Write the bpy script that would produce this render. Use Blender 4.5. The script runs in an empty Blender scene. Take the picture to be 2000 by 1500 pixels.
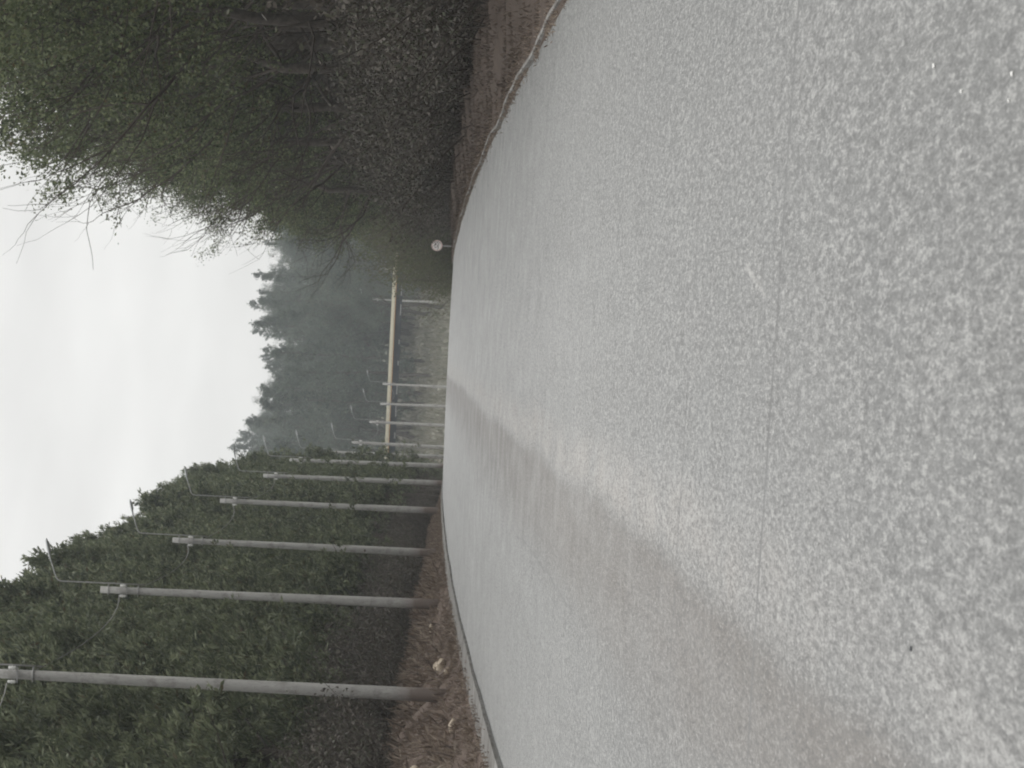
import bpy, math, random
import numpy as np
from mathutils import Vector, Matrix

S = bpy.context.scene
C = S.collection
R = math.radians
EYE = 1.3
F = 10250.0                      # focal length in pixels of a 2000 px frame

# ------------------------------------------------------------------ camera
def setup_camera():
    cam = bpy.data.cameras.new('camera'); ob = bpy.data.objects.new('camera', cam); C.objects.link(ob)
    cam.sensor_fit = 'HORIZONTAL'; cam.sensor_width = 36.0; cam.lens = 36.0 * F / 2000.0
    cam.clip_start = 0.5; cam.clip_end = 20000
    pitch = -math.atan(133 / F); yaw = -math.atan(47 / F); th = R(2.7)
    fwd = Vector((math.sin(yaw) * math.cos(pitch), math.cos(yaw) * math.cos(pitch), math.sin(pitch)))
    r0 = fwd.cross(Vector((0, 0, 1))).normalized(); u0 = r0.cross(fwd)
    rU = r0 * math.cos(th) + u0 * math.sin(th)
    uU = u0 * math.cos(th) - r0 * math.sin(th)
    X = -uU; Y = rU; Z = -fwd                       # the photo lies on its side: its right is the world's down
    M = Matrix((X, Y, Z)).transposed().to_4x4(); M.translation = (0, 0, EYE)
    ob.matrix_world = M
    S.camera = ob
    cam.dof.use_dof = True; cam.dof.focus_distance = 38; cam.dof.aperture_fstop = 22
setup_camera()

# ------------------------------------------------------------------ world and sun
def setup_world():
    w = bpy.data.worlds.new("World"); S.world = w; w.use_nodes = True
    nt = w.node_tree; N = nt.nodes; L = nt.links; N.clear()
    out = N.new('ShaderNodeOutputWorld'); bg = N.new('ShaderNodeBackground'); bg.inputs[1].default_value = 0.1
    sky = N.new('ShaderNodeTexSky'); sky.sky_type = 'NISHITA'; sky.sun_disc = False
    sky.sun_elevation = R(38); sky.sun_rotation = R(60)
    tc = N.new('ShaderNodeTexCoord')
    mp = N.new('ShaderNodeMapping'); mp.inputs['Scale'].default_value = (7, 7, 22); mp.inputs['Rotation'].default_value = (0, R(35), 0)
    no = N.new('ShaderNodeTexNoise'); no.inputs['Scale'].default_value = 1.6; no.inputs['Detail'].default_value = 4
    L.new(tc.outputs['Generated'], mp.inputs[0]); L.new(mp.outputs[0], no.inputs[0])
    cr = N.new('ShaderNodeMapRange'); cr.inputs[1].default_value = 0.3; cr.inputs[2].default_value = 0.7
    cr.inputs[3].default_value = 0.80; cr.inputs[4].default_value = 1.06
    L.new(no.outputs['Fac'], cr.inputs[0])
    sx = N.new('ShaderNodeSeparateXYZ'); L.new(tc.outputs['Generated'], sx.inputs[0])
    el = N.new('ShaderNodeMapRange'); el.inputs[1].default_value = 0.1; el.inputs[2].default_value = 1.0
    el.inputs[3].default_value = 9.2; el.inputs[4].default_value = 25.0; L.new(sx.outputs['Z'], el.inputs[0])
    mu = N.new('ShaderNodeMath'); mu.operation = 'MULTIPLY'; L.new(cr.outputs[0], mu.inputs[0]); L.new(el.outputs[0], mu.inputs[1])
    vm = N.new('ShaderNodeVectorMath'); vm.operation = 'SCALE'; vm.inputs[0].default_value = (1.02, 1.01, 0.99); L.new(mu.outputs[0], vm.inputs['Scale'])
    mx = N.new('ShaderNodeMix'); mx.data_type = 'RGBA'; mx.inputs[0].default_value = 0.96
    L.new(sky.outputs[0], mx.inputs[6]); L.new(vm.outputs[0], mx.inputs[7])
    L.new(mx.outputs[2], bg.inputs[0]); L.new(bg.outputs[0], out.inputs[0])
    sl = bpy.data.lights.new('sun', 'SUN'); sl.energy = 0.7; sl.angle = R(25); sl.color = (1, .97, .92)
    so = bpy.data.objects.new('sun', sl); C.objects.link(so)
    el_, az = R(38), R(60)
    d = Vector((math.sin(az) * math.cos(el_), math.cos(az) * math.cos(el_), math.sin(el_)))
    so.rotation_euler = d.to_track_quat('Z', 'Y').to_euler()
setup_world()
S.view_settings.view_transform = 'Standard'; S.view_settings.look = 'None'
S.view_settings.exposure = 0.0; S.view_settings.gamma = 1.0
S.cycles.filter_width = 1.9
S.cycles.max_bounces = 6; S.cycles.diffuse_bounces = 3; S.cycles.volume_bounces = 1
S.cycles.transparent_max_bounces = 8

# ------------------------------------------------------------------ terrain profile
RD = [-300, 0, 30, 55, 70, 94, 113, 140, 162, 185, 205, 220, 240, 275, 310, 345, 380, 415, 450, 485, 520, 560, 640, 760, 900, 1300, 4000]
RZ = [-1.3, -1.3, -1.26, -1.08, -.84, -.59, -.42, -.27, -.19, -.12, -.10, -.16, -.5, -1.1, -1.75, -2.9, -3.6, -3.9, -3.7, -3.4, -3.2, -3.0, 0.5, 7.5, 17, 24, 24]
def _smooth_profile():
    xs = np.arange(-300, 4001, 2.0); z = np.interp(xs, RD, RZ)
    k = np.hanning(11); k /= k.sum()
    return xs, np.convolve(np.pad(z, 5, 'edge'), k, 'valid')
PX, PZ = _smooth_profile()
def road_z(y): return np.interp(y, PX, PZ) + EYE
CX = [-300, 340, 380, 415, 450, 485, 520, 560, 600, 700, 900, 1300, 4000]
CXV = [0, 0, .9, 2.0, 3.4, 5.3, 8.0, 12, 16.5, 35, 110, 350, 2000]
def road_x(y): return np.interp(y, CX, CXV)
XL, XR = -5.5, 3.8
BH_D = [-300, 40, 60, 80, 110, 135, 165, 200, 240, 300, 360, 480, 4000]
BH_V = [1.35, 1.35, 1.3, 1.15, .95, .72, .45, .35, .5, .8, 1.0, 1.2, 1.5]
def sstep(t): t = np.clip(t, 0, 1); return t * t * (3 - 2 * t)
_rs = np.random.RandomState(5)
_ph = _rs.uniform(0, 6.28, (24,)); _fr = _rs.uniform(-1, 1, (24, 2)); _fr /= np.linalg.norm(_fr, axis=1)[:, None]
def bumps(x, y, s):
    v = 0
    for i in range(24):
        f = s * (0.5 + (i % 6) * 0.42)
        v = v + np.sin((_fr[i, 0] * x + _fr[i, 1] * y) * f + _ph[i] * (i + 1)) / (0.8 + (i % 6))
    return v / 7.0
def ground_z(x, y):
    x = np.asarray(x, float); y = np.asarray(y, float)
    rz = road_z(y); u = x - road_x(y)
    bh = np.interp(y, BH_D, BH_V)
    left = sstep((XL - .1 - u) / 2.0) * bh + np.clip(XL - 2 - u, 0, 60) * 0.05
    right = sstep((u - XR - .1) / 2.2) * .16 + np.clip(u - XR - 2, 0, 60) * 0.07
    cut = np.exp(-((y - 520) / 30.0) ** 2)
    left = left + cut * 6.5 * sstep((-u - 19) / 6.0) * 1.0
    right = right + cut * 6.5 * sstep((u - 9) / 7.0)
    z = rz + np.where(u < 0, left, right)
    off = np.where(u < 0, XL - u, u - XR)
    n = bumps(x, y, 2.2) * .10 + bumps(x + 40, y, .5) * .22
    z = z + n * sstep(off / 1.5)
    z = z - 0.10 * sstep((off + 0.5) / -0.3 if False else (-off - .25) / .3)
    return z

# ------------------------------------------------------------------ helpers
class MB:
    def __init__(s): s.v = []; s.f = []; s.n = 0; s.sm = []
    def add(s, v, f, smooth=False):
        v = np.asarray(v, float).reshape(-1, 3); s.v.append(v)
        for a in f: s.f.append(tuple(i + s.n for i in a))
        s.sm += [smooth] * len(f); s.n += len(v)
    def cards(s, quads):                       # (n,4,3) array of separate quads
        q = np.asarray(quads, float); n, k = len(q), q.shape[1]
        s.v.append(q.reshape(-1, 3)); idx = np.arange(n * k).reshape(n, k) + s.n
        s.f += [tuple(r) for r in idx.tolist()]; s.sm += [False] * n; s.n += n * k
    def tube(s, pts, rad, n=6, cap=True):
        pts = np.asarray(pts, float); m = len(pts)
        rad = np.broadcast_to(np.asarray(rad, float), (m,))
        t = np.gradient(pts, axis=0); t /= np.linalg.norm(t, axis=1)[:, None] + 1e-9
        ref = np.array([0, 0, 1.0]) if abs(t[0, 2]) < .8 else np.array([0, 1.0, 0])
        a = np.cross(t, ref); a /= np.linalg.norm(a, axis=1)[:, None] + 1e-9; b = np.cross(t, a)
        ang = np.arange(n) * 2 * math.pi / n
        ring = pts[:, None] + rad[:, None, None] * (a[:, None] * np.cos(ang)[None, :, None] + b[:, None] * np.sin(ang)[None, :, None])
        f = [(i * n + j, i * n + (j + 1) % n, (i + 1) * n + (j + 1) % n, (i + 1) * n + j) for i in range(m - 1) for j in range(n)]
        s.add(ring, f, True)
        if cap:
            s.f += [tuple(s.n - n + j for j in range(n)), tuple(s.n - m * n + j for j in reversed(range(n)))]; s.sm += [False, False]
    def box(s, c, d, rz=0):
        hx, hy, hz = d[0] / 2, d[1] / 2, d[2] / 2
        v = np.array([(x, y, z) for x in (-hx, hx) for y in (-hy, hy) for z in (-hz, hz)])
        co, si = math.cos(rz), math.sin(rz)
        v = np.stack([v[:, 0] * co - v[:, 1] * si, v[:, 0] * si + v[:, 1] * co, v[:, 2]], 1) + np.array(c)
        s.add(v, [(0, 1, 3, 2), (4, 6, 7, 5), (0, 4, 5, 1), (2, 3, 7, 6), (0, 2, 6, 4), (1, 5, 7, 3)])
    def mesh(s, name, mat):
        me = bpy.data.meshes.new(name)
        me.from_pydata(np.concatenate(s.v).tolist(), [], s.f)
        me.polygons.foreach_set('use_smooth', s.sm); me.materials.append(mat); me.update()
        return me
def obj(name, me, parent=None):
    o = bpy.data.objects.new(name, me); C.objects.link(o)
    if parent: o.parent = parent
    return o
def tag(o, label=None, cat=None, group=None, kind=None):
    if label: o['label'] = label
    if cat: o['category'] = cat
    if group: o['group'] = group
    if kind: o['kind'] = kind
    return o
def empty(name, loc, rz=0):
    o = bpy.data.objects.new(name, None); C.objects.link(o); o.location = loc; o.rotation_euler = (0, 0, rz); o.empty_display_size = .3
    return o

# ------------------------------------------------------------------ materials
def newmat(name):
    m = bpy.data.materials.new(name); m.use_nodes = True
    nt = m.node_tree; nt.nodes.clear()
    out = nt.nodes.new('ShaderNodeOutputMaterial'); b = nt.nodes.new('ShaderNodeBsdfPrincipled')
    nt.links.new(b.outputs[0], out.inputs[0])
    return m, nt, nt.nodes, nt.links, b
def noise(nt, scale, detail=3, vec=None, rough=.55):
    n = nt.nodes.new('ShaderNodeTexNoise'); n.inputs['Scale'].default_value = scale; n.inputs['Detail'].default_value = detail
    n.inputs['Roughness'].default_value = rough
    if vec is not None: nt.links.new(vec, n.inputs['Vector'])
    return n.outputs['Fac']
def geo(nt): return nt.nodes.new('ShaderNodeNewGeometry').outputs['Position']
def mapv(nt, vec, sc):
    m = nt.nodes.new('ShaderNodeMapping'); m.inputs['Scale'].default_value = sc; nt.links.new(vec, m.inputs[0]); return m.outputs[0]
def rng(nt, fac, a, b, c, d, kind='LINEAR'):
    m = nt.nodes.new('ShaderNodeMapRange'); m.interpolation_type = kind
    nt.links.new(fac, m.inputs[0])
    for i, v in enumerate((a, b, c, d)): m.inputs[i + 1].default_value = v
    return m.outputs[0]
def mixc(nt, fac, a, b, mode='MIX'):
    m = nt.nodes.new('ShaderNodeMix'); m.data_type = 'RGBA'; m.blend_type = mode; m.clamp_factor = True
    if isinstance(fac, (int, float)): m.inputs[0].default_value = fac
    else: nt.links.new(fac, m.inputs[0])
    for k, s in ((6, a), (7, b)):
        if isinstance(s, tuple): m.inputs[k].default_value = (*s, 1)
        else: nt.links.new(s, m.inputs[k])
    return m.outputs[2]
def mth(nt, op, a, b=None):
    m = nt.nodes.new('ShaderNodeMath'); m.operation = op
    for i, s in enumerate((a, b)):
        if s is None: continue
        if isinstance(s, (int, float)): m.inputs[i].default_value = s
        else: nt.links.new(s, m.inputs[i])
    return m.outputs[0]
def bump(nt, bsdf, h, strength, dist):
    b = nt.nodes.new('ShaderNodeBump'); b.inputs['Strength'].default_value = strength; b.inputs['Distance'].default_value = dist
    nt.links.new(h, b.inputs['Height']); nt.links.new(b.outputs[0], bsdf.inputs['Normal'])

def mat_asphalt():
    m, nt, N, L, b = newmat('asphalt')
    p = geo(nt); sx = N.new('ShaderNodeSeparateXYZ'); L.new(p, sx.inputs[0]); X, Y = sx.outputs['X'], sx.outputs['Y']
    big = noise(nt, .35, 4, p); mid = noise(nt, 2.2, 4, mapv(nt, p, (1, .35, 1)))
    # aggregate
    g1 = noise(nt, 38, 4, mapv(nt, p, (1, .115, 1)), .82); g2 = noise(nt, 95, 2, mapv(nt, p, (1, .16, 1)), .7)
    vo = N.new('ShaderNodeTexVoronoi'); vo.inputs['Scale'].default_value = 34; L.new(mapv(nt, p, (1, .3, 1)), vo.inputs['Vector'])
    col = mixc(nt, rng(nt, big, .35, .65, 0, 1), (.088, .0905, .088), (.105, .107, .104))
    col = mixc(nt, rng(nt, mid, .4, .7, 0, .35), col, (.18, .18, .176))
    col = mixc(nt, rng(nt, Y, 22, 150, 0, .7), col, (.250, .252, .248))  # paler with distance: grazing sky sheen towards the crest, painted into the colour
    # brown mud-stained wheel path, ragged edge, running the length of the road at x = -1 .. -2.6
    wob = rng(nt, noise(nt, .25, 4, mapv(nt, p, (1, .3, 1))), .2, .8, -.14, .14)
    xw = mth(nt, 'ADD', mth(nt, 'SUBTRACT', X, rng(nt, Y, 50, 125, 0, .42)), wob)
    band = mth(nt, 'MULTIPLY', rng(nt, xw, -1.16, -.94, 1, 0, 'SMOOTHSTEP'), rng(nt, xw, -2.5, -1.35, 0, 1, 'SMOOTHSTEP'))
    band = mth(nt, 'MULTIPLY', band, rng(nt, noise(nt, .9, 3, mapv(nt, p, (1, .25, 1))), .2, .55, .75, 1.0))
    col = mixc(nt, band, col, (.076, .066, .056))
    # pale dusty ridge beside it
    rid = mth(nt, 'MULTIPLY', rng(nt, xw, -1.1, -.9, 0, 1, 'SMOOTHSTEP'), rng(nt, xw, -.82, -.45, 1, 0, 'SMOOTHSTEP'))
    rid = mth(nt, 'MULTIPLY', rid, rng(nt, Y, 15, 26, .25, 1))
    col = mixc(nt, mth(nt, 'MULTIPLY', rid, rng(nt, noise(nt, 2.5, 4, mapv(nt, p, (1, .2, 1))), .3, .65, .15, .9)), col, (.215, .200, .184))
    # long pale and dark traffic streaks
    st = noise(nt, 1.3, 3, mapv(nt, p, (1, .012, 1)))
    col = mixc(nt, rng(nt, st, .5, .72, 0, .35), col, (.20, .201, .198))
    col = mixc(nt, rng(nt, st, .46, .3, 0, .3), col, (.10, .103, .103))
    # dark cross patches on the right half further off
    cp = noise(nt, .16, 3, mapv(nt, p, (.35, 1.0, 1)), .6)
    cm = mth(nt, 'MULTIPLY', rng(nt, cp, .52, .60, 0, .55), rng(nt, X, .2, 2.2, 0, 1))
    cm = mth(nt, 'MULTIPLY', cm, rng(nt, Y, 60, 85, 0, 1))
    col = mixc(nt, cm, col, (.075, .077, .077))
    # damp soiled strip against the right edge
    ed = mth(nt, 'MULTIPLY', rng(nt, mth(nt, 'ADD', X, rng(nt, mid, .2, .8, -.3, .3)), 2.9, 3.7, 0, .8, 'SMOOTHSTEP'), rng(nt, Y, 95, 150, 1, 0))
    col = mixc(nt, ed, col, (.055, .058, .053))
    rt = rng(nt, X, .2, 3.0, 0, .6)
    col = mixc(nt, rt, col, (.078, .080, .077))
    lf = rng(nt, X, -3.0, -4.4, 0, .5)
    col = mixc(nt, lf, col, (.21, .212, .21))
    # grains
    gr = mth(nt, 'ADD', rng(nt, g1, .3, .7, -.5, .5), mth(nt, 'MULTIPLY', rng(nt, g2, .3, .7, -.5, .5), .6))
    col = mixc(nt, rng(nt, gr, .0, -.36, 0, .8), col, (.030, .031, .030))
    col = mixc(nt, mth(nt, 'MULTIPLY', rng(nt, gr, .03, .42, 0, .62), mth(nt, 'SUBTRACT', 1.0, mth(nt, 'MULTIPLY', band, .45))), col, (.33, .33, .32))
    spk = mth(nt, 'MULTIPLY', rng(nt, vo.outputs['Distance'], .0, .22, 1, 0), rng(nt, noise(nt, 23, 0, p), .66, .72, 0, 1))
    col = mixc(nt, spk, col, (.62, .62, .6))
    # transverse joints and hairline cracks
    def line(coord, c0, w, amp, nscale, seed, strength, col):
        nz = rng(nt, noise(nt, nscale, 4, mapv(nt, p, (1, 1, seed))), .2, .8, -amp, amp)
        d = mth(nt, 'ABSOLUTE', mth(nt, 'SUBTRACT', mth(nt, 'ADD', coord, nz), c0))
        k = rng(nt, d, w * .35, w, strength, 0)
        k = mth(nt, 'MULTIPLY', k, rng(nt, noise(nt, 3.1, 3, p), .30, .55, .5, 1))
        return mixc(nt, k, col, (.055, .056, .055))
    yt = mth(nt, 'ADD', Y, mth(nt, 'MULTIPLY', X, .28))
    col = line(yt, 20.4, .07, .05, 1.2, 1, .85, col)
    dd_ = mth(nt, 'ABSOLUTE', mth(nt, 'SUBTRACT', mth(nt, 'SUBTRACT', mth(nt, 'ADD', X, rng(nt, noise(nt, 2.5, 4, p), .2, .8, -.03, .03)), mth(nt, 'MULTIPLY', mth(nt, 'SUBTRACT', Y, 21.1), .105)), .30))
    k_ = mth(nt, 'MULTIPLY', rng(nt, dd_, .008, .025, .8, 0), mth(nt, 'MULTIPLY', rng(nt, Y, 21.0, 21.4, 0, 1), rng(nt, Y, 22.4, 22.8, 1, 0)))
    col = mixc(nt, mth(nt, 'MULTIPLY', k_, rng(nt, g1, .35, .6, .1, 1)), col, (.30, .297, .285))
    col = line(yt, 27.2, .08, .07, .9, 3, .5, col)
    def seg(c0, slope, y0, y1, w, strength, col, seed):
        xx = mth(nt, 'SUBTRACT', X, mth(nt, 'MULTIPLY', mth(nt, 'SUBTRACT', Y, y0), slope))
        nz = rng(nt, noise(nt, .6, 4, mapv(nt, p, (1, 1, seed))), .2, .8, -.05, .05)
        d = mth(nt, 'ABSOLUTE', mth(nt, 'SUBTRACT', mth(nt, 'ADD', xx, nz), c0))
        k = mth(nt, 'MULTIPLY', rng(nt, d, w * .3, w, strength, 0), mth(nt, 'MULTIPLY', rng(nt, Y, y0, y0 + 2, 0, 1), rng(nt, Y, y1 - 2, y1, 1, 0)))
        return mixc(nt, k, col, (.055, .056, .055))
    col = seg(-2.08, 0, 43, 66, .022, .5, col, 2)
    col = seg(-1.66, -.02, 20.6, 25, .014, .65, col, 5)
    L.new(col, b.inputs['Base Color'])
    b.inputs['Specular IOR Level'].default_value = .5
    L.new(rng(nt, mid, .3, .7, .42, .56), b.inputs['Roughness'])
    bump(nt, b, gr, .55, .006)
    return m
def mat_ground():
    m, nt, N, L, b = newmat('soil_and_dead_leaves')
    p = geo(nt); a = noise(nt, .5, 5, p); c = noise(nt, 5, 5, p, .7); d = noise(nt, 22, 3, p, .7)
    sx = N.new('ShaderNodeSeparateXYZ'); L.new(p, sx.inputs[0])
    col = mixc(nt, rng(nt, a, .35, .65, 0, 1), (.098, .072, .060), (.132, .103, .087))
    col = mixc(nt, rng(nt, c, .5, .75, 0, .8), col, (.21, .17, .138))
    col = mixc(nt, rng(nt, c, .45, .25, 0, .8), col, (.05, .038, .032))
    col = mixc(nt, rng(nt, d, .6, .8, 0, .7), col, (.28, .235, .19))
    # forest floor under the trees, darker soil with moss
    fl = N.new('ShaderNodeMath'); fl.operation = 'ABSOLUTE'
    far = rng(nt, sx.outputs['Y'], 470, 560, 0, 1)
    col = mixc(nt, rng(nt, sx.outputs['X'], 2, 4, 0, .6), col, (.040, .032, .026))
    grass = mixc(nt, rng(nt, noise(nt, .08, 5, p), .35, .65, 0, 1), (.150, .150, .120), (.20, .185, .155))
    grass = mixc(nt, rng(nt, noise(nt, .6, 5, p), .4, .7, 0, .6), grass, (.10, .105, .08))
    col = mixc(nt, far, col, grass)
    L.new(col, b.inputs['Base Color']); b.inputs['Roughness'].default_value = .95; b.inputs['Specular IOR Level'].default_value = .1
    bump(nt, b, c, .8, .06)
    return m
def mat_plain(name, c0, c1, scale, rough=.8, bs=.0, spec=.3, metal=0, objspace=True):
    m, nt, N, L, b = newmat(name)
    v = N.new('ShaderNodeTexCoord').outputs['Object'] if objspace else geo(nt)
    n = noise(nt, scale, 5, v, .65)
    L.new(mixc(nt, rng(nt, n, .32, .68, 0, 1), c0, c1), b.inputs['Base Color'])
    b.inputs['Roughness'].default_value = rough; b.inputs['Specular IOR Level'].default_value = spec; b.inputs['Metallic'].default_value = metal
    if bs: bump(nt, b, n, .6, bs)
    return m
def mat_leaf(name, dark, mid, light, brown=None, bamt=.15, trans=.38):
    m, nt, N, L, b = newmat(name)
    g = N.new('ShaderNodeNewGeometry'); oi = N.new('ShaderNodeObjectInfo')
    big = noise(nt, 1.5, 3, g.outputs['Position'])
    isl = g.outputs['Random Per Island']
    col = mixc(nt, rng(nt, big, .38, .62, 0, 1), dark, mid)
    col = mixc(nt, rng(nt, noise(nt, 4, 2, g.outputs['Position']), .54, .66, 0, .7), col, light)
    col = mixc(nt, rng(nt, noise(nt, 2.6, 2, g.outputs['Position']), .5, .38, 0, .85), col, dark)
    col = mixc(nt, rng(nt, isl, .7, 1, 0, .6), col, light)
    if 'far' in name: col = mixc(nt, rng(nt, noise(nt, .4, 3, g.outputs['Position']), .42, .6, .6, 0), col, dark)
    if brown: col = mixc(nt, rng(nt, isl, bamt, bamt - .05, 0, 1), col, brown)
    col = mixc(nt, rng(nt, oi.outputs['Random'], 0, 1, 0, .45), col, mid)
    L.new(col, b.inputs['Base Color']); b.inputs['Roughness'].default_value = .6; b.inputs['Specular IOR Level'].default_value = .25
    if trans:
        tr = N.new('ShaderNodeBsdfTranslucent'); L.new(col, tr.inputs[0])
        ms = N.new('ShaderNodeMixShader'); ms.inputs[0].default_value = trans
        L.new(b.outputs[0], ms.inputs[1]); L.new(tr.outputs[0], ms.inputs[2])
        L.new(ms.outputs[0], [n for n in N if n.type == 'OUTPUT_MATERIAL'][0].inputs[0])
    return m
def mat_concrete_pole():
    m, nt, N, L, b = newmat('pole_concrete')
    v = N.new('ShaderNodeTexCoord').outputs['Object']
    n1 = noise(nt, 9, 5, mapv(nt, v, (1, 1, .12)), .6); n2 = noise(nt, 3, 5, v, .7)
    col = mixc(nt, rng(nt, n1, .3, .7, 0, 1), (.31, .307, .295), (.42, .416, .40))
    col = mixc(nt, rng(nt, n2, .5, .68, 0, .75), col, (.18, .175, .16))
    n3 = noise(nt, 30, 4, mapv(nt, v, (1, 1, .3)), .7)
    col = mixc(nt, rng(nt, n3, .52, .7, 0, .5), col, (.16, .155, .145))
    sx = N.new('ShaderNodeSeparateXYZ'); L.new(v, sx.inputs[0])
    z = mth(nt, 'ADD', sx.outputs['Z'], rng(nt, n2, .3, .7, -.25, .25))
    col = mixc(nt, rng(nt, z, .35, .95, .9, 0), col, (.155, .122, .105))        # splashed mud on the foot
    L.new(col, b.inputs['Base Color']); b.inputs['Roughness'].default_value = .85; b.inputs['Specular IOR Level'].default_value = .2
    bump(nt, b, n1, .3, .004)
    return m
M_ASPH = mat_asphalt(); M_GND = mat_ground(); M_POLE = mat_concrete_pole()
M_KERB = mat_plain('pale_kerb_concrete', (.085, .078, .07), (.24, .236, .225), 1.1, .9, .01, objspace=False)
M_BARK = mat_plain('grey_brown_bark', (.040, .033, .028), (.095, .082, .070), 9, .95, .01)
M_TWIG = mat_plain('bare_twig_bark', (.045, .037, .031), (.085, .071, .060), 6, .95)
M_STEEL = mat_plain('galvanised_steel', (.22, .22, .22), (.32, .32, .31), 6, .5, 0, .5, .3)
M_LAMP = mat_plain('lamp_grey_paint', (.20, .21, .21), (.30, .31, .31), 4, .5)
M_LENS = mat_plain('lamp_cover_glass', (.42, .42, .40), (.5, .5, .48), 4, .25, 0, .5)
M_PORC = mat_plain('white_porcelain', (.6, .6, .58), (.7, .7, .68), 4, .3, 0, .5)
M_WIRE = mat_plain('wire_aluminium', (.16, .16, .155), (.24, .24, .23), 4, .7)
M_PINE = mat_leaf('pine_needles', (.030, .040, .024), (.128, .150, .086), (.32, .345, .22), (.085, .06, .035), .06)
M_BROAD = mat_leaf('evergreen_leaves', (.024, .034, .017), (.112, .136, .066), (.27, .30, .16), (.09, .065, .035), .08)
M_BUSH = mat_leaf('yellow_green_leaves', (.06, .068, .034), (.085, .092, .048), (.125, .128, .072), (.10, .08, .05), .12)
M_FAR = mat_leaf('far_conifer_foliage', (.022, .036, .028), (.105, .132, .100), (.26, .28, .21), (.07, .055, .04), .1)
M_BRUSH = mat_leaf('dead_brush', (.036, .030, .025), (.100, .088, .073), (.17, .152, .128), (.05, .058, .03), .25, .1)
M_DRY = mat_leaf('dry_grass', (.15, .112, .085), (.20, .16, .125), (.36, .31, .25), (.08, .06, .05), .3, .2)
M_LIT = mat_leaf('dark_litter', (.065, .047, .036), (.10, .076, .060), (.20, .165, .13), (.05, .04, .03), .3, .1)
M_STONE = mat_plain('tan_stone', (.34, .28, .21), (.52, .45, .36), 5, .9, .01)
M_CREAM = mat_plain('cream_parapet_paint', (.50, .475, .37), (.62, .59, .47), .6, .7)
M_ORANGE = mat_plain('rusty_orange_rail', (.42, .22, .09), (.5, .28, .12), 2, .7)
M_GIRD = mat_plain('dark_girder_steel', (.022, .026, .034), (.045, .05, .055), 1.2, .7)
M_SIGNW = mat_plain('faded_white_sign', (.84, .82, .80), (.92, .90, .88), 6, .6)
M_SIGNR = mat_plain('faded_red_sign', (.70, .52, .49), (.78, .62, .58), 8, .6)
M_SIGNB = mat_plain('faded_dark_digits', (.34, .31, .33), (.44, .40, .42), 8, .6)

# ------------------------------------------------------------------ ground sheet and road
def grid(xs, ys, fz):
    Xg, Yg = np.meshgrid(xs, ys); Zg = fz(Xg, Yg)
    v = np.stack([Xg, Yg, Zg], -1).reshape(-1, 3); w = len(xs)
    f = [(j * w + i, j * w + i + 1, (j + 1) * w + i + 1, (j + 1) * w + i) for j in range(len(ys) - 1) for i in range(w - 1)]
    return v, f
def steps(*seg):
    o = []
    for a, b, s in seg: o.append(np.arange(a, b, s))
    return np.concatenate(o)
ys = steps((-300, 0, 50), (0, 40, 4), (40, 240, .5), (240, 640, 2.0), (640, 1200, 12), (1200, 4001, 200))
us = np.concatenate([-np.geomspace(3000, 22, 16), np.arange(-20, -9, .5), np.arange(-9, -5.2, .16), np.array([-5.05, -4.7, -3, 0, 2.2, 3.1, 3.5, 3.72]), np.arange(3.88, 7.4, .18), np.arange(7.6, 20, .6), np.geomspace(22, 3000, 16)])
Ug, Yg = np.meshgrid(us, ys); Xg = Ug + road_x(Yg); Zg = ground_z(Xg, Yg)
inside = (Ug > XL - .02) & (Ug < XR + .02)
Zg = np.where(inside, road_z(Yg) - .10, Zg)
b_ = MB(); w_ = len(us)
b_.add(np.stack([Xg, Yg, Zg], -1), [(j * w_ + i, j * w_ + i + 1, (j + 1) * w_ + i + 1, (j + 1) * w_ + i) for j in range(len(ys) - 1) for i in range(w_ - 1)], True)
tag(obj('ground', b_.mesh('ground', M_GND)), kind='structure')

yr = steps((-300, 0, 20), (0, 330, .5), (330, 660, 2), (660, 1200, 20))
ur = np.array([XL - .12, -4, -2.2, -.85, 1.2, 2.6, XR + .12])
b_ = MB(); Ug, Yg = np.meshgrid(ur, yr); Xg = Ug + road_x(Yg)
edge_n = bumps(Yg * 1.7, Yg * .3, 1.0) * .10
Xg = np.where(Ug > 3.8, Xg - .09 + .12 * bumps(Yg * .7, Yg * .2, 1.0), Xg)
Zg = road_z(Yg) + np.where(np.abs(Ug + .85) < .1, .0, 0) - (np.abs(Ug + .85) / 4.6) ** 2 * .04
w_ = len(ur)
b_.add(np.stack([Xg, Yg, Zg], -1), [(j * w_ + i, j * w_ + i + 1, (j + 1) * w_ + i + 1, (j + 1) * w_ + i) for j in range(len(yr) - 1) for i in range(w_ - 1)], True)
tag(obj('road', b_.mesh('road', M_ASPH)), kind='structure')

def kerb(u0, u1, h, y0, y1, wob, name):
    yy = np.arange(y0, y1, .5); j = wob * bumps(yy * .7, yy * .2, 1.0)
    b = MB(); prof = [(u0, -.15), (u0, h), ((u0 + u1) / 2, h + .008), (u1, h), (u1, -.15)]
    rows = [np.stack([u + road_x(yy) + j, yy, road_z(yy) + z + (.003 * bumps(yy * 3.1, yy + 9, 1.5) if z > 0 else 0)], 1) for u, z in prof]
    k = len(prof); v = np.stack(rows, 1); n = len(yy)
    b.add(v, [(i * k + a, (i + 1) * k + a, (i + 1) * k + a + 1, i * k + a + 1) for i in range(n - 1) for a in range(k - 1)])
    return tag(obj(name, b.mesh(name, M_KERB)), kind='structure')
kerb(3.84, 3.895, .022, 20, 330, .12, 'kerb')
kerb(-5.62, -5.08, .012, 20, 330, .05, 'pavement_edge')

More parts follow.
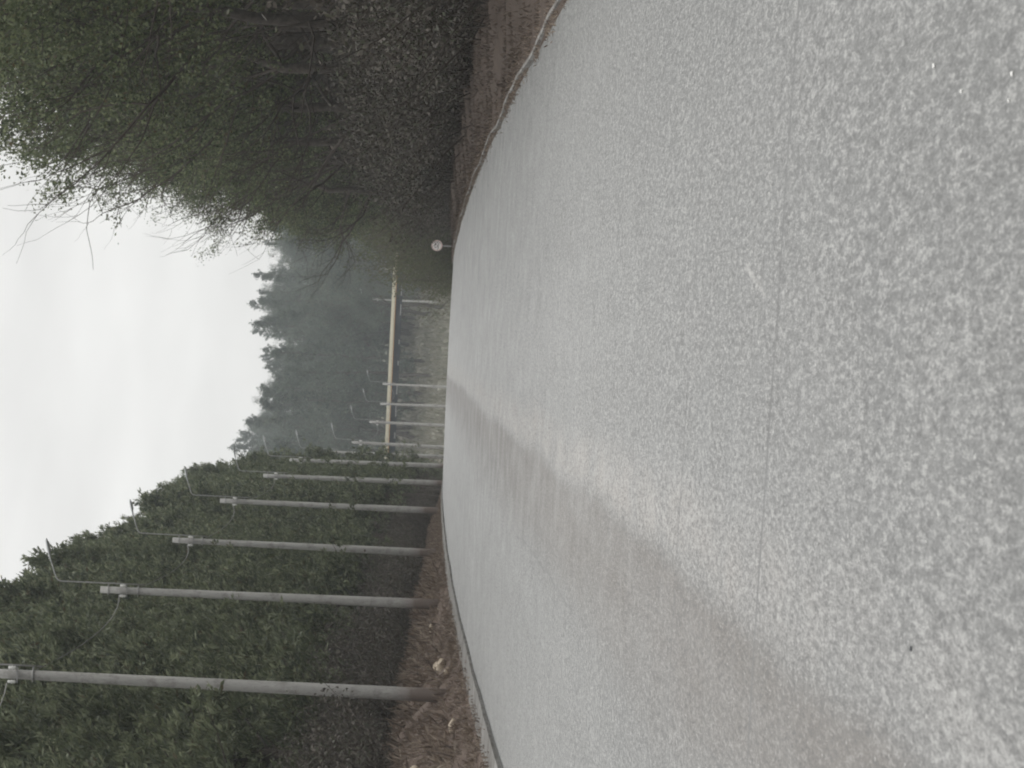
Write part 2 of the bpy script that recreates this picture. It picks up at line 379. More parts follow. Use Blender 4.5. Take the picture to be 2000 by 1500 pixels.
# dark open joint between asphalt and the left concrete edge
b_ = MB(); yy = np.arange(30, 92, .5); jw = .10 * np.clip((92 - yy) / 40, 0.1, 1)
jx = .05 * bumps(yy * .7, yy * .2, 1.0)
v = np.stack([np.stack([-5.07 + jx, yy, road_z(yy) - .028], 1), np.stack([-5.07 + jx + jw, yy, road_z(yy) - .028], 1)], 1)
b_.add(v, [(2 * i, 2 * i + 2, 2 * i + 3, 2 * i + 1) for i in range(len(yy) - 1)])
M_JOINT = mat_plain('wet_joint_dirt', (.045, .045, .042), (.08, .08, .075), 6, .8, objspace=False)
tag(obj('road_joint', b_.mesh('road_joint', M_JOINT)), kind='structure')

# ------------------------------------------------------------------ trees
rs = np.random.RandomState(11)
def unit(v): return v / (np.linalg.norm(v, axis=-1, keepdims=True) + 1e-9)
def blades(cen, dirs, length, width, r):
    """thin quads starting at cen, pointing along dirs"""
    n = len(cen); side = unit(np.cross(dirs, r.normal(size=(n, 3))))
    l = (length * r.uniform(.6, 1.3, n))[:, None]; w = (width * r.uniform(.6, 1.3, n))[:, None]
    a = cen - side * w * .3; b = cen + side * w * .3; m = cen + dirs * l * .55
    return np.stack([a, m - side * w, cen + dirs * l, m + side * w], 1)
def pine_proto(seed, H=13.0, RR=1.75, low=.14, fat=1.0, mat=None):
    r = np.random.RandomState(seed); tr = MB(); cr = MB()
    zz = np.linspace(0, H * .98, 14); bend = np.cumsum(r.normal(0, .07, (14, 2)), 0); bend -= bend[0]
    trunk = np.stack([bend[:, 0], bend[:, 1], zz], 1); tr.tube(trunk, np.linspace(.17, .02, 14) * (H / 13), 7)
    cen = []; dr = []
    nb = int(150 * fat)
    for i in range(nb):
        t = low + (1 - low) * (i / nb) ** .9
        z = t * H; az = r.uniform(0, 6.283)
        rad = RR * min((1 - t) ** .62, (1 - t) * 1.75 + .03) * r.uniform(.55, 1.25) + .22
        if t < .35: rad *= r.uniform(.5, 1.1)
        base = np.array([np.interp(z, zz, trunk[:, 0]), np.interp(z, zz, trunk[:, 1]), z])
        el = r.uniform(-.05, .55) + .35 * t
        d = np.array([math.cos(az) * math.cos(el), math.sin(az) * math.cos(el), math.sin(el)])
        k = 5; ss = np.linspace(0, 1, k); pts = base + d * rad * ss[:, None]; pts[:, 2] += .18 * rad * ss ** 2
        if rad > .5: tr.tube(pts, np.linspace(.028, .006, k) * (1.2 - t), 3, False)
        m = int(13 * rad / RR * 1.3) + 5
        s = r.uniform(.25, 1.05, m) ** .8
        c = base + d * rad * s[:, None] + r.normal(0, .17, (m, 3)) * (.4 + s[:, None] * .8) * (rad / RR + .3); c[:, 2] += .18 * rad * s ** 2
        dd = unit(d + r.normal(0, .35, (m, 3)) + np.array([0, 0, .75]))
        q = 11
        cc = np.repeat(c, q, 0) + r.normal(0, .045, (m * q, 3)); d3 = unit(np.repeat(dd, q, 0) + r.normal(0, .5, (m * q, 3)))
        cen.append(cc); dr.append(d3)
    # leader tuft
    tip = trunk[-1]; n = 90; cc = tip + np.stack([r.normal(0, .05, n), r.normal(0, .05, n), r.uniform(-1.2, .75, n)], 1)
    cen.append(cc); dr.append(unit(r.normal(0, .5, (n, 3)) + np.array([0, 0, 1.1])))
    cr.cards(blades(np.concatenate(cen), np.concatenate(dr), .21, .028, r))
    return tr.mesh('pine_trunk', M_BARK), cr.mesh('pine_crown', mat or M_PINE)
def branchy(r, base, d, length, rad, depth, out, tips, spread=.55, up=.12, nk=4):
    k = 5; pts = [base]; dd = d.copy()
    for i in range(k):
        dd = unit(dd + r.normal(0, .13, 3) + np.array([0, 0, up * .4])); pts.append(pts[-1] + dd * length / k)
    pts = np.array(pts); out.tube(pts, np.linspace(rad, rad * .5, k + 1), 6 if depth > 2 else (4 if depth > 1 else 3), False)
    if depth == 0: tips.append((pts[-1], dd)); tips.append((pts[3], dd)); return
    for j in range(nk + (1 if depth > 1 else 0)):
        i = r.randint(2, k + 1) if j else k
        nd = unit(dd + r.normal(0, spread, 3) + np.array([0, 0, up]))
        branchy(r, pts[i], nd, length * r.uniform(.55, .8), rad * .5 * r.uniform(.8, 1.1), depth - 1, out, tips, spread, up, nk)
    if depth <= 2: tips.append((pts[3], dd))
def broad_proto(seed, H=10.5, RR=3.2, leaves=26, mat=None, nk=4):
    r = np.random.RandomState(seed); tr = MB(); cr = MB(); tips = []
    zz = np.linspace(0, H * .55, 9); bend = np.cumsum(r.normal(0, .09, (9, 2)), 0); bend -= bend[0]
    trunk = np.stack([bend[:, 0], bend[:, 1], zz], 1); tr.tube(trunk, np.linspace(.2, .11, 9) * H / 10, 8)
    for j in range(9):
        i = r.randint(3, 9); az = j * 2.4 + r.uniform(-.4, .4); el = .25 + .7 * (i / 9) * r.uniform(.5, 1.2)
        d = np.array([math.cos(az) * math.cos(el), math.sin(az) * math.cos(el), math.sin(el)])
        branchy(r, trunk[i], d, RR * r.uniform(.5, .7), .065, 2, tr, tips, .55, .16, nk)
    branchy(r, trunk[-1], np.array([0, 0, 1.0]), H * .2, .08, 2, tr, tips, .5, .2, nk)
    P = np.array([t[0] for t in tips]); D = np.array([t[1] for t in tips]); keep = (r.rand(len(P)) < .85) & (np.hypot(P[:, 0], P[:, 1]) < RR * 1.08); P, D = P[keep], D[keep]; leaves = int(leaves * 2.5)
    n = len(P); c = np.repeat(P, leaves, 0) + r.normal(0, .21, (n * leaves, 3)) * np.array([1, 1, .75])
    d = unit(np.repeat(D, leaves, 0) * .5 + r.normal(0, .8, (n * leaves, 3)) + np.array([0, 0, .15]))
    cr.cards(blades(c, d, .10, .030, r))
    return tr.mesh('tree_trunk', M_BARK), cr.mesh('tree_crown', mat or M_BROAD)
def bare_proto(seed, H=10.0, RR=3.6):
    r = np.random.RandomState(seed); tr = MB(); tw = MB(); tips = []
    zz = np.linspace(0, H * .5, 8); bend = np.cumsum(r.normal(0, .12, (8, 2)), 0); bend -= bend[0]
    trunk = np.stack([bend[:, 0], bend[:, 1], zz], 1); tr.tube(trunk, np.linspace(.15, .08, 8), 7)
    for j in range(8):
        i = r.randint(3, 8); az = j * 2.4 + r.uniform(-.5, .5); el = r.uniform(.15, 1.0)
        d = np.array([math.cos(az) * math.cos(el), math.sin(az) * math.cos(el), math.sin(el)])
        branchy(r, trunk[i], d, RR * r.uniform(.45, .68), .042, 3, tw, tips, .42, .10, 3)
    branchy(r, trunk[-1], np.array([0, 0, 1.0]), H * .24, .06, 3, tw, tips, .4, .2, 3)
    return tr.mesh('bare_trunk', M_BARK), tw.mesh('bare_branches', M_TWIG)
def shrub_proto(seed, H=2.6, RR=1.3, mat=None, leaves=5000, twigs=170):
    r = np.random.RandomState(seed); tw = MB(); cr = MB(); cc = []
    for i in range(twigs):
        az = r.uniform(0, 6.283); el = r.uniform(.5, 1.5); l = H * r.uniform(.45, 1.0)
        d = np.array([math.cos(az) * math.cos(el), math.sin(az) * math.cos(el), math.sin(el)])
        st = np.array([r.normal(0, RR * .35), r.normal(0, RR * .35), 0]); p = st + d * l * np.linspace(0, 1, 5)[:, None]
        p += np.cumsum(r.normal(0, .06, (5, 3)), 0); p[0] = st - d * .06; tw.tube(p, np.linspace(.016, .005, 5), 3, False)
        m = leaves // twigs; s = r.uniform(.25, 1.05, m); cc.append(st + d * l * s[:, None] + r.normal(0, .15, (m, 3)))
    c = np.concatenate(cc); c = c[c[:, 2] > .03]; c = np.concatenate([c, c + r.normal(0, .06, c.shape)]); d = unit(r.normal(0, 1, (len(c), 3)) + np.array([0, 0, .3]))
    cr.cards(blades(c, d, .09, .022, r))
    return tw.mesh('shrub_twigs', M_TWIG), cr.mesh('shrub_leaves', mat or M_BRUSH)

PINES = [pine_proto(s, 13, RR, low, fat) for s, RR, low, fat in ((1, 1.7, .12, 1.0), (2, 1.5, .20, .9), (3, 1.9, .10, 1.1), (4, 1.6, .25, .95), (5, 1.75, .15, 1.0))]
BROADS = [broad_proto(s, 14.5, RR, lv, None, 5) for s, RR, lv in ((21, 4.0, 22), (22, 4.4, 24), (23, 3.7, 26), (24, 4.1, 22))]
BARES = [bare_proto(s) for s in (31, 32, 33)]
BRUSH = [shrub_proto(s) for s in (41, 42, 43)]
BUSHES = [shrub_proto(s, 3.6, 2.0, M_BUSH, 11000, 200) for s in (51, 52)]
FARS = [pine_proto(s, 12, RR, .08, .5, M_FAR) for s, RR in ((61, 2.3), (62, 2.6))] + [broad_proto(s, 10.5, 3.3, 16, M_FAR) for s in (63, 64)]

def plant(kind, proto, x, y, scale, label, group, cat='tree', names=('trunk', 'crown'), sz=None, lean=(0, 0), sink=.08):
    e = empty(kind, (x, y, float(ground_z(x, y)) - sink), rs.uniform(0, 6.283))
    e.scale = (scale, scale, sz or scale); e.rotation_euler[0] = lean[0]; e.rotation_euler[1] = lean[1]
    for nme, me in zip(names, proto): obj(nme, me, e)
    return tag(e, label, cat, group)

# left wood: a wall of tall narrow pines close behind the lamp posts
ORD = ['nearest', 'second', 'third', 'fourth', 'fifth', 'sixth', 'seventh', 'eighth', 'ninth', 'tenth', 'farthest']
GL = 'dark pines of the wood behind the lamp posts'
used = set()
poleD = [97 + 35.4 * i for i in range(11)]
def left_label(y, row):
    for i, d in enumerate(poleD):
        if row == 0 and abs(y - (d + 17)) < 3.2 and i < 8 and i not in used:
            used.add(i)
            return 'tall dark pine rising in the gap between the %s and %s lamp posts' % (ORD[i], ORD[i + 1])
    return ('narrow dark green pine in the front rank of the left wood' if row == 0 else
            'dark green pine deeper inside the left wood' )
y = 74.0
while y < 520:
    x = -8.35 + rs.uniform(-.35, .35)
    if 222 < y < 300: x += .9
    if y > 300: x = min(-8.1, -.0205 * y - 1.5) + rs.uniform(-.4, .1)
    h = rs.uniform(12.2, 14.3) if rs.rand() < .75 else rs.uniform(10.4, 11.8)
    if y > 290: h *= .96
    plant('pine_tree', PINES[rs.randint(5)], x, y, .97, left_label(y, 0), GL, sz=h / 13.0 * 1.0, lean=(rs.normal(0, .015), rs.normal(0, .015)))
    y += rs.uniform(3.3, 5.0) * (1 if y < 300 else 1.5)
for x0, st in ((-11.3, 5.2), (-14.8, 8), (-20, 12)):
    y = 96.0
    while y < 520:
        plant('pine_tree', PINES[rs.randint(5)], x0 - max(0, y - 330) * .024 + rs.uniform(-1, 1), y, 1.15, left_label(y, 1), GL, sz=rs.uniform(.85, 1.0))
        y += st * rs.uniform(.8, 1.3)
# right wood: spreading evergreens and bare trees
GR = 'trees of the dense wood along the right verge'
y = 62.0
while y < 292:
    x = 9.7 + rs.uniform(-.5, .6)
    h = float(np.interp(y, [60, 185, 240, 292], [14.4, 14.6, 11.6, 10.6])) * rs.uniform(.92, 1.06)
    if y > 210: x -= .8
    if y > 262: x += 1.6
    plant('evergreen_tree', BROADS[rs.randint(4)], x, y, h / 12.2, 'spreading green tree in the front rank of the right wood', GR, lean=(0, rs.normal(-.03, .03)))
    y += rs.uniform(4.4, 6.4)
for x0, st in ((14.2, 8), (19.5, 10), (27, 14)):
    y = 74.0
    while y < 300:
        plant('evergreen_tree', BROADS[rs.randint(4)], x0 + rs.uniform(-1, 1), y, rs.uniform(.9, 1.08), 'green tree deeper inside the right wood', GR)
        y += st * rs.uniform(.8, 1.25)
GB = 'bare leafless trees leaning out of the right wood'
for i, (x, y, s, lab) in enumerate((
        (7.6, 118, 1.08, 'bare tree whose twigs reach the left edge of the photo against the sky'),
        (7.2, 139, 1.12, 'bare tree with long leaning branches over the road, nearest but one'),
        (7.2, 158, 1.12, 'bare tree with pale twigs spread highest over the sky'),
        (7.0, 176, 1.10, 'bare tree with a fan of fine twigs beside the evergreen crowns'),
        (7.1, 196, 1.05, 'bare tree with drooping fine twigs where the green crowns step down'),
        (6.9, 219, 1.0, 'small bare tree just above the skyline of the hazy hill'),
        (7.6, 303, .66, 'faint bare tree farthest along the right wood'))):
    plant('bare_tree', BARES[i % 3], x - .2, y, s * 1.22, lab, GB, names=('trunk', 'branches'), lean=(0, 0))
# leaning thin trunk near the road sign
b_ = MB(); tt = np.linspace(0, 1, 12); b_.tube(np.stack([-1.5 * tt ** 1.7, 0 * tt, 5.2 * tt], 1), np.linspace(.09, .03, 12), 7)
lt = empty('leaning_tree', (8.4, 262, float(ground_z(8.4, 262)) - .05)); obj('trunk', b_.mesh('leaning_trunk', M_BARK), lt)
c_ = obj('branches', BARES[1][1], lt); c_.scale = (.38,) * 3; c_.location = (-1.1, 0, 3.2)
tag(lt, 'thin dark leaning tree beside the round road sign', 'tree')
# yellow green young growth round the sign
GY = 'yellow green bushes beyond the crest'
for i, (x, y, s, z) in enumerate(((12.3, 276, 1.15, 1.3), (12.5, 286, 1.3, 1.6), (7.0, 301, 1.2, 1.3), (7.9, 308, 1.5, 1.9), (6.6, 318, 1.3, 1.6), (8.6, 314, 1.6, 2.4), (6.9, 336, 1.3, 1.5), (8.4, 330, 1.6, 2.3), (9.5, 345, 1.9, 2.6), (10.3, 298, 1.6, 2.6), (10.5, 320, 2, 2.9))):
    plant('green_bush', BUSHES[i % 2], x, y, s, 'yellow green bush in the thicket behind the round sign', GY, 'bush', ('twigs', 'leaves'), sz=z)
for i, (x, y, s) in enumerate(((9.5, 284, .72), (9.8, 302, .8), (11.5, 330, .85), (13, 350, .9), (12, 375, .9), (15, 390, 1), (16, 420, 1), (19, 450, 1), (22, 480, 1), (25, 505, 1))):
    plant('evergreen_tree', BROADS[i % 4], x, y, s * .72, 'smaller tree where the right wood steps down to the bridge', 'trees between the right wood and the bridge')
# undergrowth under both woods
GU = 'leafless dark brush under the wood'
for side in (-1, 1):
    for rank in range(2):
        y = 66.0
        while y < 300:
            u = (-8.4 - rank * 1.5) if side < 0 else (7.0 + rank * 1.7)
            x = u + rs.uniform(-.4, .4) + (max(0, y - 235) * .03 if side > 0 else 0)
            far_ = 'the left bank' if side < 0 else 'the right verge'
            if side > 0: x = max(x, .0211 * y + (2.3 if y < 185 else 3.3))
            s = rs.uniform(.55, .85) if side < 0 else rs.uniform(.6, 1.2)
            plant('brush_shrub', BRUSH[rs.randint(3)], x, y, s * 1.1, 'dark leafless shrub at the foot of the trees on %s' % far_,
                  GU + (' on the left bank' if side < 0 else ' on the right verge'), 'shrub', ('twigs', 'leaves'), sz=s * rs.uniform(.9, 1.5))
            y += rs.uniform(2.4, 3.8)

# far hill wood
GF = 'trees of the hazy wood beyond the bridge'
lab_far = 'hazy blue grey tree on the hillside beyond the bridge'
for i in range(296):
    y = (600 + 330 * rs.rand() ** .8) if i < 215 else rs.uniform(615, 700); xr = rs.uniform(-46, 48); x = xr * y / 760
    u = x - float(road_x(y))
    if abs(u) < 9 and y < 640: continue
    k = rs.randint(4)
    # a lower saddle to the left of the middle, higher on the right
    s = rs.uniform(1.0, 1.35)
    ang = 797 + F * x / y
    lim = (867 - float(np.interp(ang, [500, 640, 700, 755, 800, 860, 930, 1020, 1100], [450, 462, 492, 522, 492, 474, 486, 505, 520]))) * y / F + EYE - float(ground_z(x, y))
    s = min(s, lim / (15.0 if k < 2 else 12.5) * rs.uniform(.84, 1.0))
    plant('hill_tree', FARS[k], x, y, s * (1.25 if k < 2 else 1.15), lab_far, GF)

for i in range(26):
    y = rs.uniform(486, 560); x = rs.uniform(-26, -13.5) if i % 3 else rs.uniform(20, 26)
    plant('brush_shrub', BRUSH[rs.randint(3)], x, y, rs.uniform(.8, 1.3), 'brown leafless shrub on the cutting beside the bridge end', 'brown shrubs on the cutting beside the bridge', 'shrub', ('twigs', 'leaves'))
# ------------------------------------------------------------------ litter, dry grass, stones
def tufts(n, xr, yr, h, seed, w=.02):
    r = np.random.RandomState(seed); y = r.uniform(*yr, n); x = r.uniform(*xr, n)
    keep = bumps(x * 3, y * 3, 1.0) > -.25; x = x[keep]; y = y[keep]; m = len(x); q = 9
    c = np.stack([x, y, ground_z(x, y) - .02], 1); c = np.repeat(c, q, 0); c[:, :2] += r.normal(0, .07, (m * q, 2))
    d = unit(r.normal(0, .55, (m * q, 3)) + np.array([0, 0, .8])); d[:, 2] = np.abs(d[:, 2])
    return blades(c, d, h, w, r)
b_ = MB(); b_.cards(tufts(11000, (-8.8, -5.75), (62, 240), .13, 3, .008)); bq = MB(); bq.cards(tufts(9000, (4.0, 8.6), (44, 300), .11, 4, .007)); tag(obj('leaf_litter', bq.mesh('leaf_litter', M_LIT)), 'dark brown leaf litter on the right verge', 'leaf litter', kind='stuff')
b_.cards(tufts(700, (-7.6, -6.2), (62, 170), .34, 5, .018))
b_.cards(tufts(1500, (-6.0, -5.35), (55, 240), .09, 6, .008)); b_.cards(tufts(1800, (3.72, 4.2), (40, 200), .07, 7, .006))
tag(obj('dry_grass', b_.mesh('dry_grass', M_DRY)), 'dead brown grass and leaf litter covering the left bank', 'grass', kind='stuff')
b_ = MB(); r_ = np.random.RandomState(9); n_ = 9000
x_ = r_.uniform(-45, 45, n_); y_ = r_.uniform(545, 690, n_); keep = np.abs(x_ - road_x(y_)) > 6; x_, y_ = x_[keep], y_[keep]
c_ = np.repeat(np.stack([x_, y_, ground_z(x_, y_) - .05], 1), 5, 0) + r_.normal(0, .25, (len(x_) * 5, 3)) * np.array([1, 1, .1])
b_.cards(blades(c_, unit(r_.normal(0, .5, (len(c_), 3)) + np.array([0, 0, 1])), 1.0, .07, r_))
M_SLOPE = mat_leaf('pale_slope_grass', (.13, .125, .095), (.17, .16, .13), (.24, .23, .18), (.09, .095, .06), .3, .3)
tag(obj('slope_grass', b_.mesh('slope_grass', M_SLOPE)), 'pale rough grass on the slope seen under the bridge', 'grass', kind='stuff')

def stone(x, y, s, seed, lab):
    r = np.random.RandomState(seed); import bmesh
    bm = bmesh.new(); bmesh.ops.create_icosphere(bm, subdivisions=2, radius=1)
    k = r.normal(0, 1, (3, 3))
    for v in bm.verts:
        p = np.array(v.co); f = 1 + .16 * np.sin(2.3 * k[0] @ p) + .12 * np.sin(4 * k[1] @ p)
        v.co = Vector((p * f * np.array([s * 1.25, s, s * .62])).tolist())
    me = bpy.data.meshes.new('stone'); bm.to_mesh(me); bm.free(); me.materials.append(M_STONE)
    o = obj('stone', me); o.location = (x, y, float(ground_z(x, y)) + s * .3); o.rotation_euler = (r.uniform(-.2, .2), r.uniform(-.2, .2), r.uniform(0, 6))
    tag(o, lab, 'stone', 'pale stones on the left bank')
stone(-6.15, 104, .17, 1, 'largest tan stone on the brown bank between the nearest two lamp posts')
stone(-6.35, 107, .13, 2, 'smaller tan stone close beyond the largest one on the bank')
stone(-6.10, 101.5, .10, 3, 'small tan stone just before the largest one on the bank')
stone(-6.2, 88, .12, 4, 'lone tan stone on the bank before the nearest lamp post')
stone(-6.45, 124, .14, 5, 'pale stone on the bank short of the second lamp post')
stone(-7.1, 83, .2, 6, 'pale broken stone at the top of the bank near the photo bottom')
stone(-6.9, 86.5, .14, 7, 'small pale stone at the bank top beside the nearest lamp post')

def pebble(x, y, s, mat, lab, seed):
    import bmesh
    r = np.random.RandomState(seed); bm = bmesh.new(); bmesh.ops.create_icosphere(bm, subdivisions=2, radius=1)
    k = r.normal(0, 1, (2, 3))
    for v in bm.verts:
        p = np.array(v.co); f = 1 + .2 * np.sin(2.5 * k[0] @ p) + .12 * np.sin(4 * k[1] @ p); v.co = Vector((p * f * np.array([s, s * 1.4, s * .6])).tolist())
    me = bpy.data.meshes.new('pebble'); bm.to_mesh(me); bm.free(); me.materials.append(mat)
    o = obj('pebble', me); o.location = (x, y, float(road_z(y)) + s * .3 - (abs(x + .85) / 4.6) ** 2 * .04)
    tag(o, lab, 'pebble', 'loose pebbles on the road')
pebble(.85, 14.2, .007, M_PORC, 'tiny white pebble on the road, closest to the long dark joint', 1)
pebble(.74, 13.4, .006, M_PORC, 'tiny white pebble on the road between two others', 2)
pebble(.72, 12.2, .006, M_PORC, 'tiny white pebble, one of the pair nearest the camera, on the right', 3)
pebble(.66, 12.25, .005, M_PORC, 'tiny white pebble, one of the pair nearest the camera, on the left', 4)
pebble(-.72, 14.0, .007, M_GIRD, 'small dark pebble lying alone on the left half of the road', 5)
# ------------------------------------------------------------------ lamp posts
def lamp_meshes():
    P = MB(); zc = np.linspace(-.6, 8.45, 14)
    P.tube(np.stack([0 * zc, 0 * zc, zc], 1), np.interp(zc, [0, 8.5], [.130, .085]), 20)
    pole = P.mesh('concrete_pole', M_POLE)
    A = MB()
    zz = np.array([7.35, 7.9, 8.6, 9.1, 9.4, 9.52, 9.58, 9.66, 9.72]); xx = np.array([.17, .17, .17, .17, .17, .19, .26, .48, .66])
    A.tube(np.stack([xx, 0 * xx, zz], 1), .017, 8); arm = A.mesh('steel_arm', M_STEEL)
    B = MB()
    for z in (7.5, 8.25):
        a = np.linspace(0, 2 * math.pi, 25); rr = .118
        B.tube(np.stack([rr * np.cos(a), rr * np.sin(a), z + 0 * a], 1), .014, 6, False); B.box((.135, 0, z), (.05, .035, .03))
    clamp = B.mesh('clamp', M_STEEL)
    H = MB(); L = .62; xs = np.linspace(0, L, 11); hw = np.interp(xs, [0, .12, .35, .55, L], [.035, .06, .11, .10, .03]); ht = np.interp(xs, [0, .12, .35, .55, L], [.03, .045, .07, .06, .02])
    v = []; n = 14
    for x, w, h in zip(xs, hw, ht):
        for j in range(n):
            a = j * 2 * math.pi / n; v.append((x, w * math.cos(a), (h if math.sin(a) > 0 else h * .45) * math.sin(a)))
    f = [(i * n + j, i * n + (j + 1) % n, (i + 1) * n + (j + 1) % n, (i + 1) * n + j) for i in range(10) for j in range(n)] + [tuple(reversed(range(n))), tuple(range(10 * n, 11 * n))]
    H.add(v, f, True); head = H.mesh('lamp_head', M_LAMP)
    G = MB(); a = np.arange(16) * 2 * math.pi / 16
    top = np.stack([.40 + .15 * np.cos(a), .075 * np.sin(a), -.022 + 0 * a], 1); bot = np.stack([.40 + .11 * np.cos(a), .05 * np.sin(a), -.062 + 0 * a], 1)
    G.add(np.concatenate([top, bot]), [(j, (j + 1) % 16, 16 + (j + 1) % 16, 16 + j) for j in range(16)] + [tuple(16 + j for j in range(16))], True); glass = G.mesh('lamp_glass', M_LENS)
    I = MB(); I.box((0, -.15, 7.78), (.30, .025, .03)); brk = I.mesh('bracket', M_STEEL)
    J = MB()
    J.tube([(0, 0, 0), (0, 0, .03), (0, 0, .05), (0, 0, .08), (0, 0, .10), (0, 0, .13), (0, 0, .15)], [.018, .04, .022, .045, .022, .035, .014], 10); ins = J.mesh('insulator', M_PORC)
    return pole, arm, clamp, head, glass, brk, ins
LM = lamp_meshes()
POST = [(-6.26, 61.6, None), (-6.26, 97, -.17), (-6.26, 132.6, -.03), (-6.29, 168, -.02), (-5.98, 203.5, 0), (-5.75, 238.6, -.45), (-5.7, 274, -.6), (-5.9, 309.4, -1.3), (-5.96, 344.8, -2.6), (-4.97, 380, -3.2), (-3.9, 415.6, -3.5), (-2.6, 451, -3.2), (6.2, 600, None)]
wire_pts = []
for i, (x, y, z) in enumerate(POST):
    z = float(ground_z(x, y)) if z is None else z + EYE
    e = empty('lamp_post', (x, y, z)); k = i - 1
    if i == 0: continue_lab = 'tall concrete lamp post nearest the camera, cut off by the frame edge'
    if 1 <= i <= 11:
        lab = ['tall concrete lamp post standing nearest on the brown bank, top cut off by the frame', 'second lamp post from the nearest, pale concrete against dark pines', 'third lamp post from the nearest, on the left bank', 'fourth lamp post from the nearest, at the skyline edge of the pines',
               'fifth lamp post, half hidden by pine branches', 'sixth lamp post, its arm showing highest against the hazy hill', 'seventh lamp post, arm showing second highest against the hill', 'eighth lamp post, beside the left end of the bridge',
               'ninth lamp post, first of the three small faint ones', 'tenth lamp post, middle of the three small faint ones', 'eleventh lamp post, last of the three small faint ones'][k]
    elif i == 12: lab = 'very faint lamp post standing beyond the bridge, right of all others'
    elif i == 13: lab = 'very faint lamp post beyond the bridge near its right end'
    else: lab = 'lamp post before the nearest visible one, out of the frame'
    tag(e, lab, 'lamp post', 'concrete lamp posts in a row on the left bank')
    e.rotation_euler = (rs.normal(0, .004), rs.normal(0, .004), 0 if i < 9 else -.3)
    p = obj('pole', LM[0], e)
    ar = obj('arm', LM[1], e); obj('clamp', LM[2], ar)
    h = obj('lamp_head', LM[3], e); h.location = (.64, 0, 9.715); h.scale = (1, .85, .75); h.rotation_euler = (0, R(-14), 0); obj('lamp_glass', LM[4], h)
    br = obj('bracket', LM[5], e)
    for sx_ in (-.13, .13):
        q = obj('insulator', LM[6], br); q.location = (sx_, -.15, 7.80)
    wire_pts.append((x - .13, y - .15, z + 7.96))
for side, nm in ((0, 'left'),):
    b_ = MB()
    for a, c in zip(wire_pts[:11], wire_pts[1:12]):
        t = np.linspace(0, 1, 14); a = np.array(a); c = np.array(c)
        p = a + (c - a) * t[:, None]; p[:, 0] += side; p[:, 2] -= (.55) * 4 * t * (1 - t); b_.tube(p, .011, 5)
    tag(obj('overhead_wire', b_.mesh('overhead_wire', M_WIRE)), 'thin grey wire sagging from lamp post to lamp post', 'wire')

# ------------------------------------------------------------------ bridge
be = empty('footbridge', (0, 520, 5.35 + EYE))
by0, by1 = -24.0, 30.0; bc = (by0 + by1) / 2; bl = by1 - by0
b_ = MB(); b_.box((bc, 0, -.18), (bl, 2.4, .14)); b_.box((bc, -1.36, .06), (bl, .12, .25)); b_.box((bc, 1.36, .06), (bl, .12, .25)); obj('parapet', b_.mesh('parapet', M_CREAM), be)
b_ = MB(); b_.box((bc, -1.44, -.20), (bl, .05, .05)); obj('rail_strip', b_.mesh('rail_strip', M_ORANGE), be)
for s_ in (-1.15, 1.15):
    b_ = MB(); b_.box((bc, s_, -.50), (bl, .12, .66)); b_.box((bc, s_, -.78), (bl, .34, .05)); b_.box((bc, s_, -.27), (bl, .34, .04))
    xx = by0 + .8
    while xx < by1: b_.box((xx, s_ - .08, -.52), (.05, .08, .46)); xx += 1.6
    obj('girder', b_.mesh('girder', M_GIRD), be)
k = 0; xx = by0 + 1.0; rb = np.random.RandomState(8)
while xx < by1:
    b_ = MB(); w = rb.choice([.45, .6, 1.1]); b_.box((xx, -1.36, -.74), (w, .05, .10)); obj('lower_bracket', b_.mesh('lower_bracket', M_STEEL), be); xx += rb.uniform(1.5, 3.2)
for xp in (-16.5, 25.5):
    b_ = MB(); b_.box((xp, 0, -4.5), (.7, 2.2, 7.4)); obj('pier', b_.mesh('pier', M_KERB), be)
tag(be, 'narrow bridge with pale cream parapet and dark girder crossing the road far off', 'bridge')

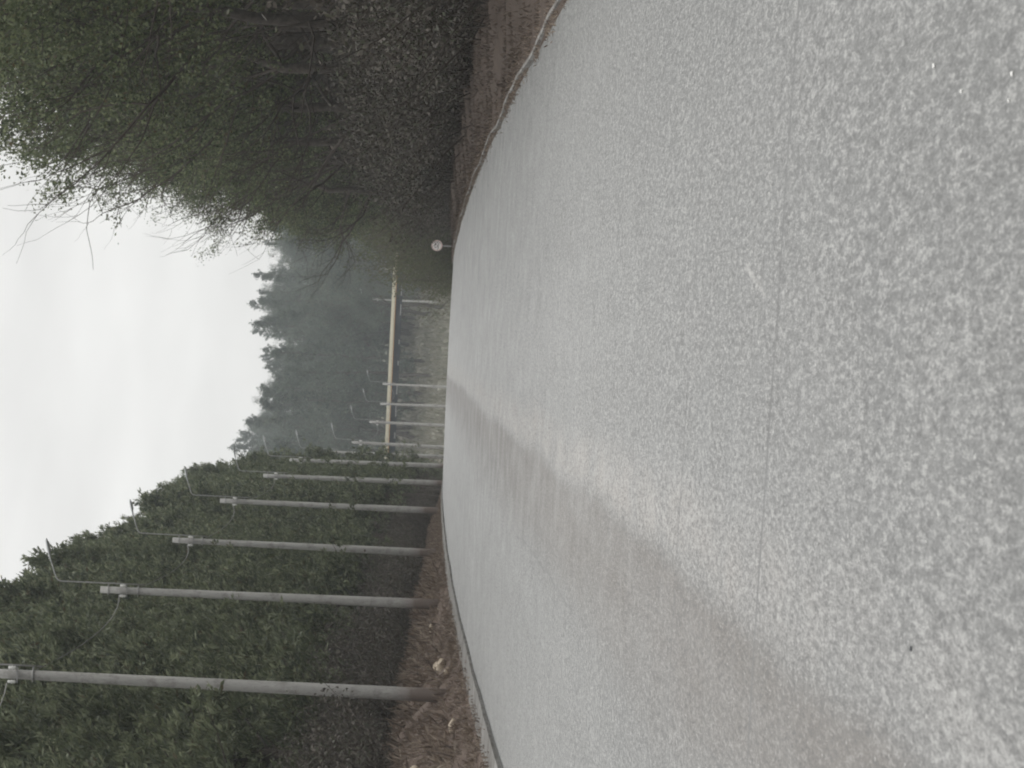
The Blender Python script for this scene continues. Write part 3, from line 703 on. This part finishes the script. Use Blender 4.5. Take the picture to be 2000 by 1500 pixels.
# ------------------------------------------------------------------ round speed sign
sxp, syp = 6.12, 290.0; gz = float(ground_z(sxp, syp)); cz = .74 + EYE
se = empty('road_sign', (sxp, syp, gz)); hz = cz - gz
b_ = MB(); b_.tube([(0, .03, -.4), (0, .03, hz + .25)], .038, 10); obj('post', b_.mesh('post', M_STEEL), se)
def disc(r0, r1, y0, y1, n=40):
    b = MB(); a = np.arange(n) * 2 * math.pi / n; c, s = np.cos(a), np.sin(a)
    if r0 == 0:
        v = np.concatenate([np.stack([r1 * c, 0 * c + y0, r1 * s + hz], 1), np.stack([r1 * c, 0 * c + y1, r1 * s + hz], 1)])
        f = [tuple(range(n)), tuple(reversed(range(n, 2 * n)))] + [(j, n + j, n + (j + 1) % n, (j + 1) % n) for j in range(n)]
    else:
        rings = [(r0, y0), (r1, y0), (r1, y1), (r0, y1)]
        v = np.concatenate([np.stack([r * c, 0 * c + yv, r * s + hz], 1) for r, yv in rings])
        f = [(q * n + j, q * n + (j + 1) % n, ((q + 1) % 4) * n + (j + 1) % n, ((q + 1) % 4) * n + j) for q in range(4) for j in range(n)]
    b.add(v, f); return b
pl = obj('plate', disc(0, .305, -.012, -.028).mesh('plate', M_SIGNW), se)
obj('border', disc(.248, .30, -.0285, -.034).mesh('border', M_SIGNR), pl)
def digits(txt):
    cu = bpy.data.curves.new('digits', 'FONT'); cu.body = txt; cu.size = .34; cu.align_x = 'CENTER'; cu.align_y = 'CENTER'; cu.extrude = .002
    o = bpy.data.objects.new('tmp', cu); C.objects.link(o); dg = bpy.context.evaluated_depsgraph_get()
    me = bpy.data.meshes.new_from_object(o.evaluated_get(dg)); bpy.data.objects.remove(o)
    me.materials.clear(); me.materials.append(M_SIGNB); me.name = 'digits'; return me
dg = obj('digits', digits('50'), pl); dg.location = (0, -.034, hz); dg.rotation_euler = (R(90), 0, 0)
tag(se, 'small round white speed sign reading 50 with a faded red border on a thin post', 'road sign')

# ------------------------------------------------------------------ haze
b_ = MB(); b_.box((0, 470, 20), (900, 1100, 60.0)); 
mh = bpy.data.materials.new('haze_air'); mh.use_nodes = True; nt = mh.node_tree; nt.nodes.clear()
o_ = nt.nodes.new('ShaderNodeOutputMaterial'); pv = nt.nodes.new('ShaderNodeVolumePrincipled')
pv.inputs['Color'].default_value = (.88, .95, 1.0, 1); pv.inputs['Density'].default_value = .00021; pv.inputs['Anisotropy'].default_value = .2
nt.links.new(pv.outputs[0], o_.inputs['Volume'])
hz_ = obj('haze', b_.mesh('haze', mh)); hz_.display_type = 'WIRE'; tag(hz_, 'thin pale winter haze filling the valley', 'haze', kind='stuff')
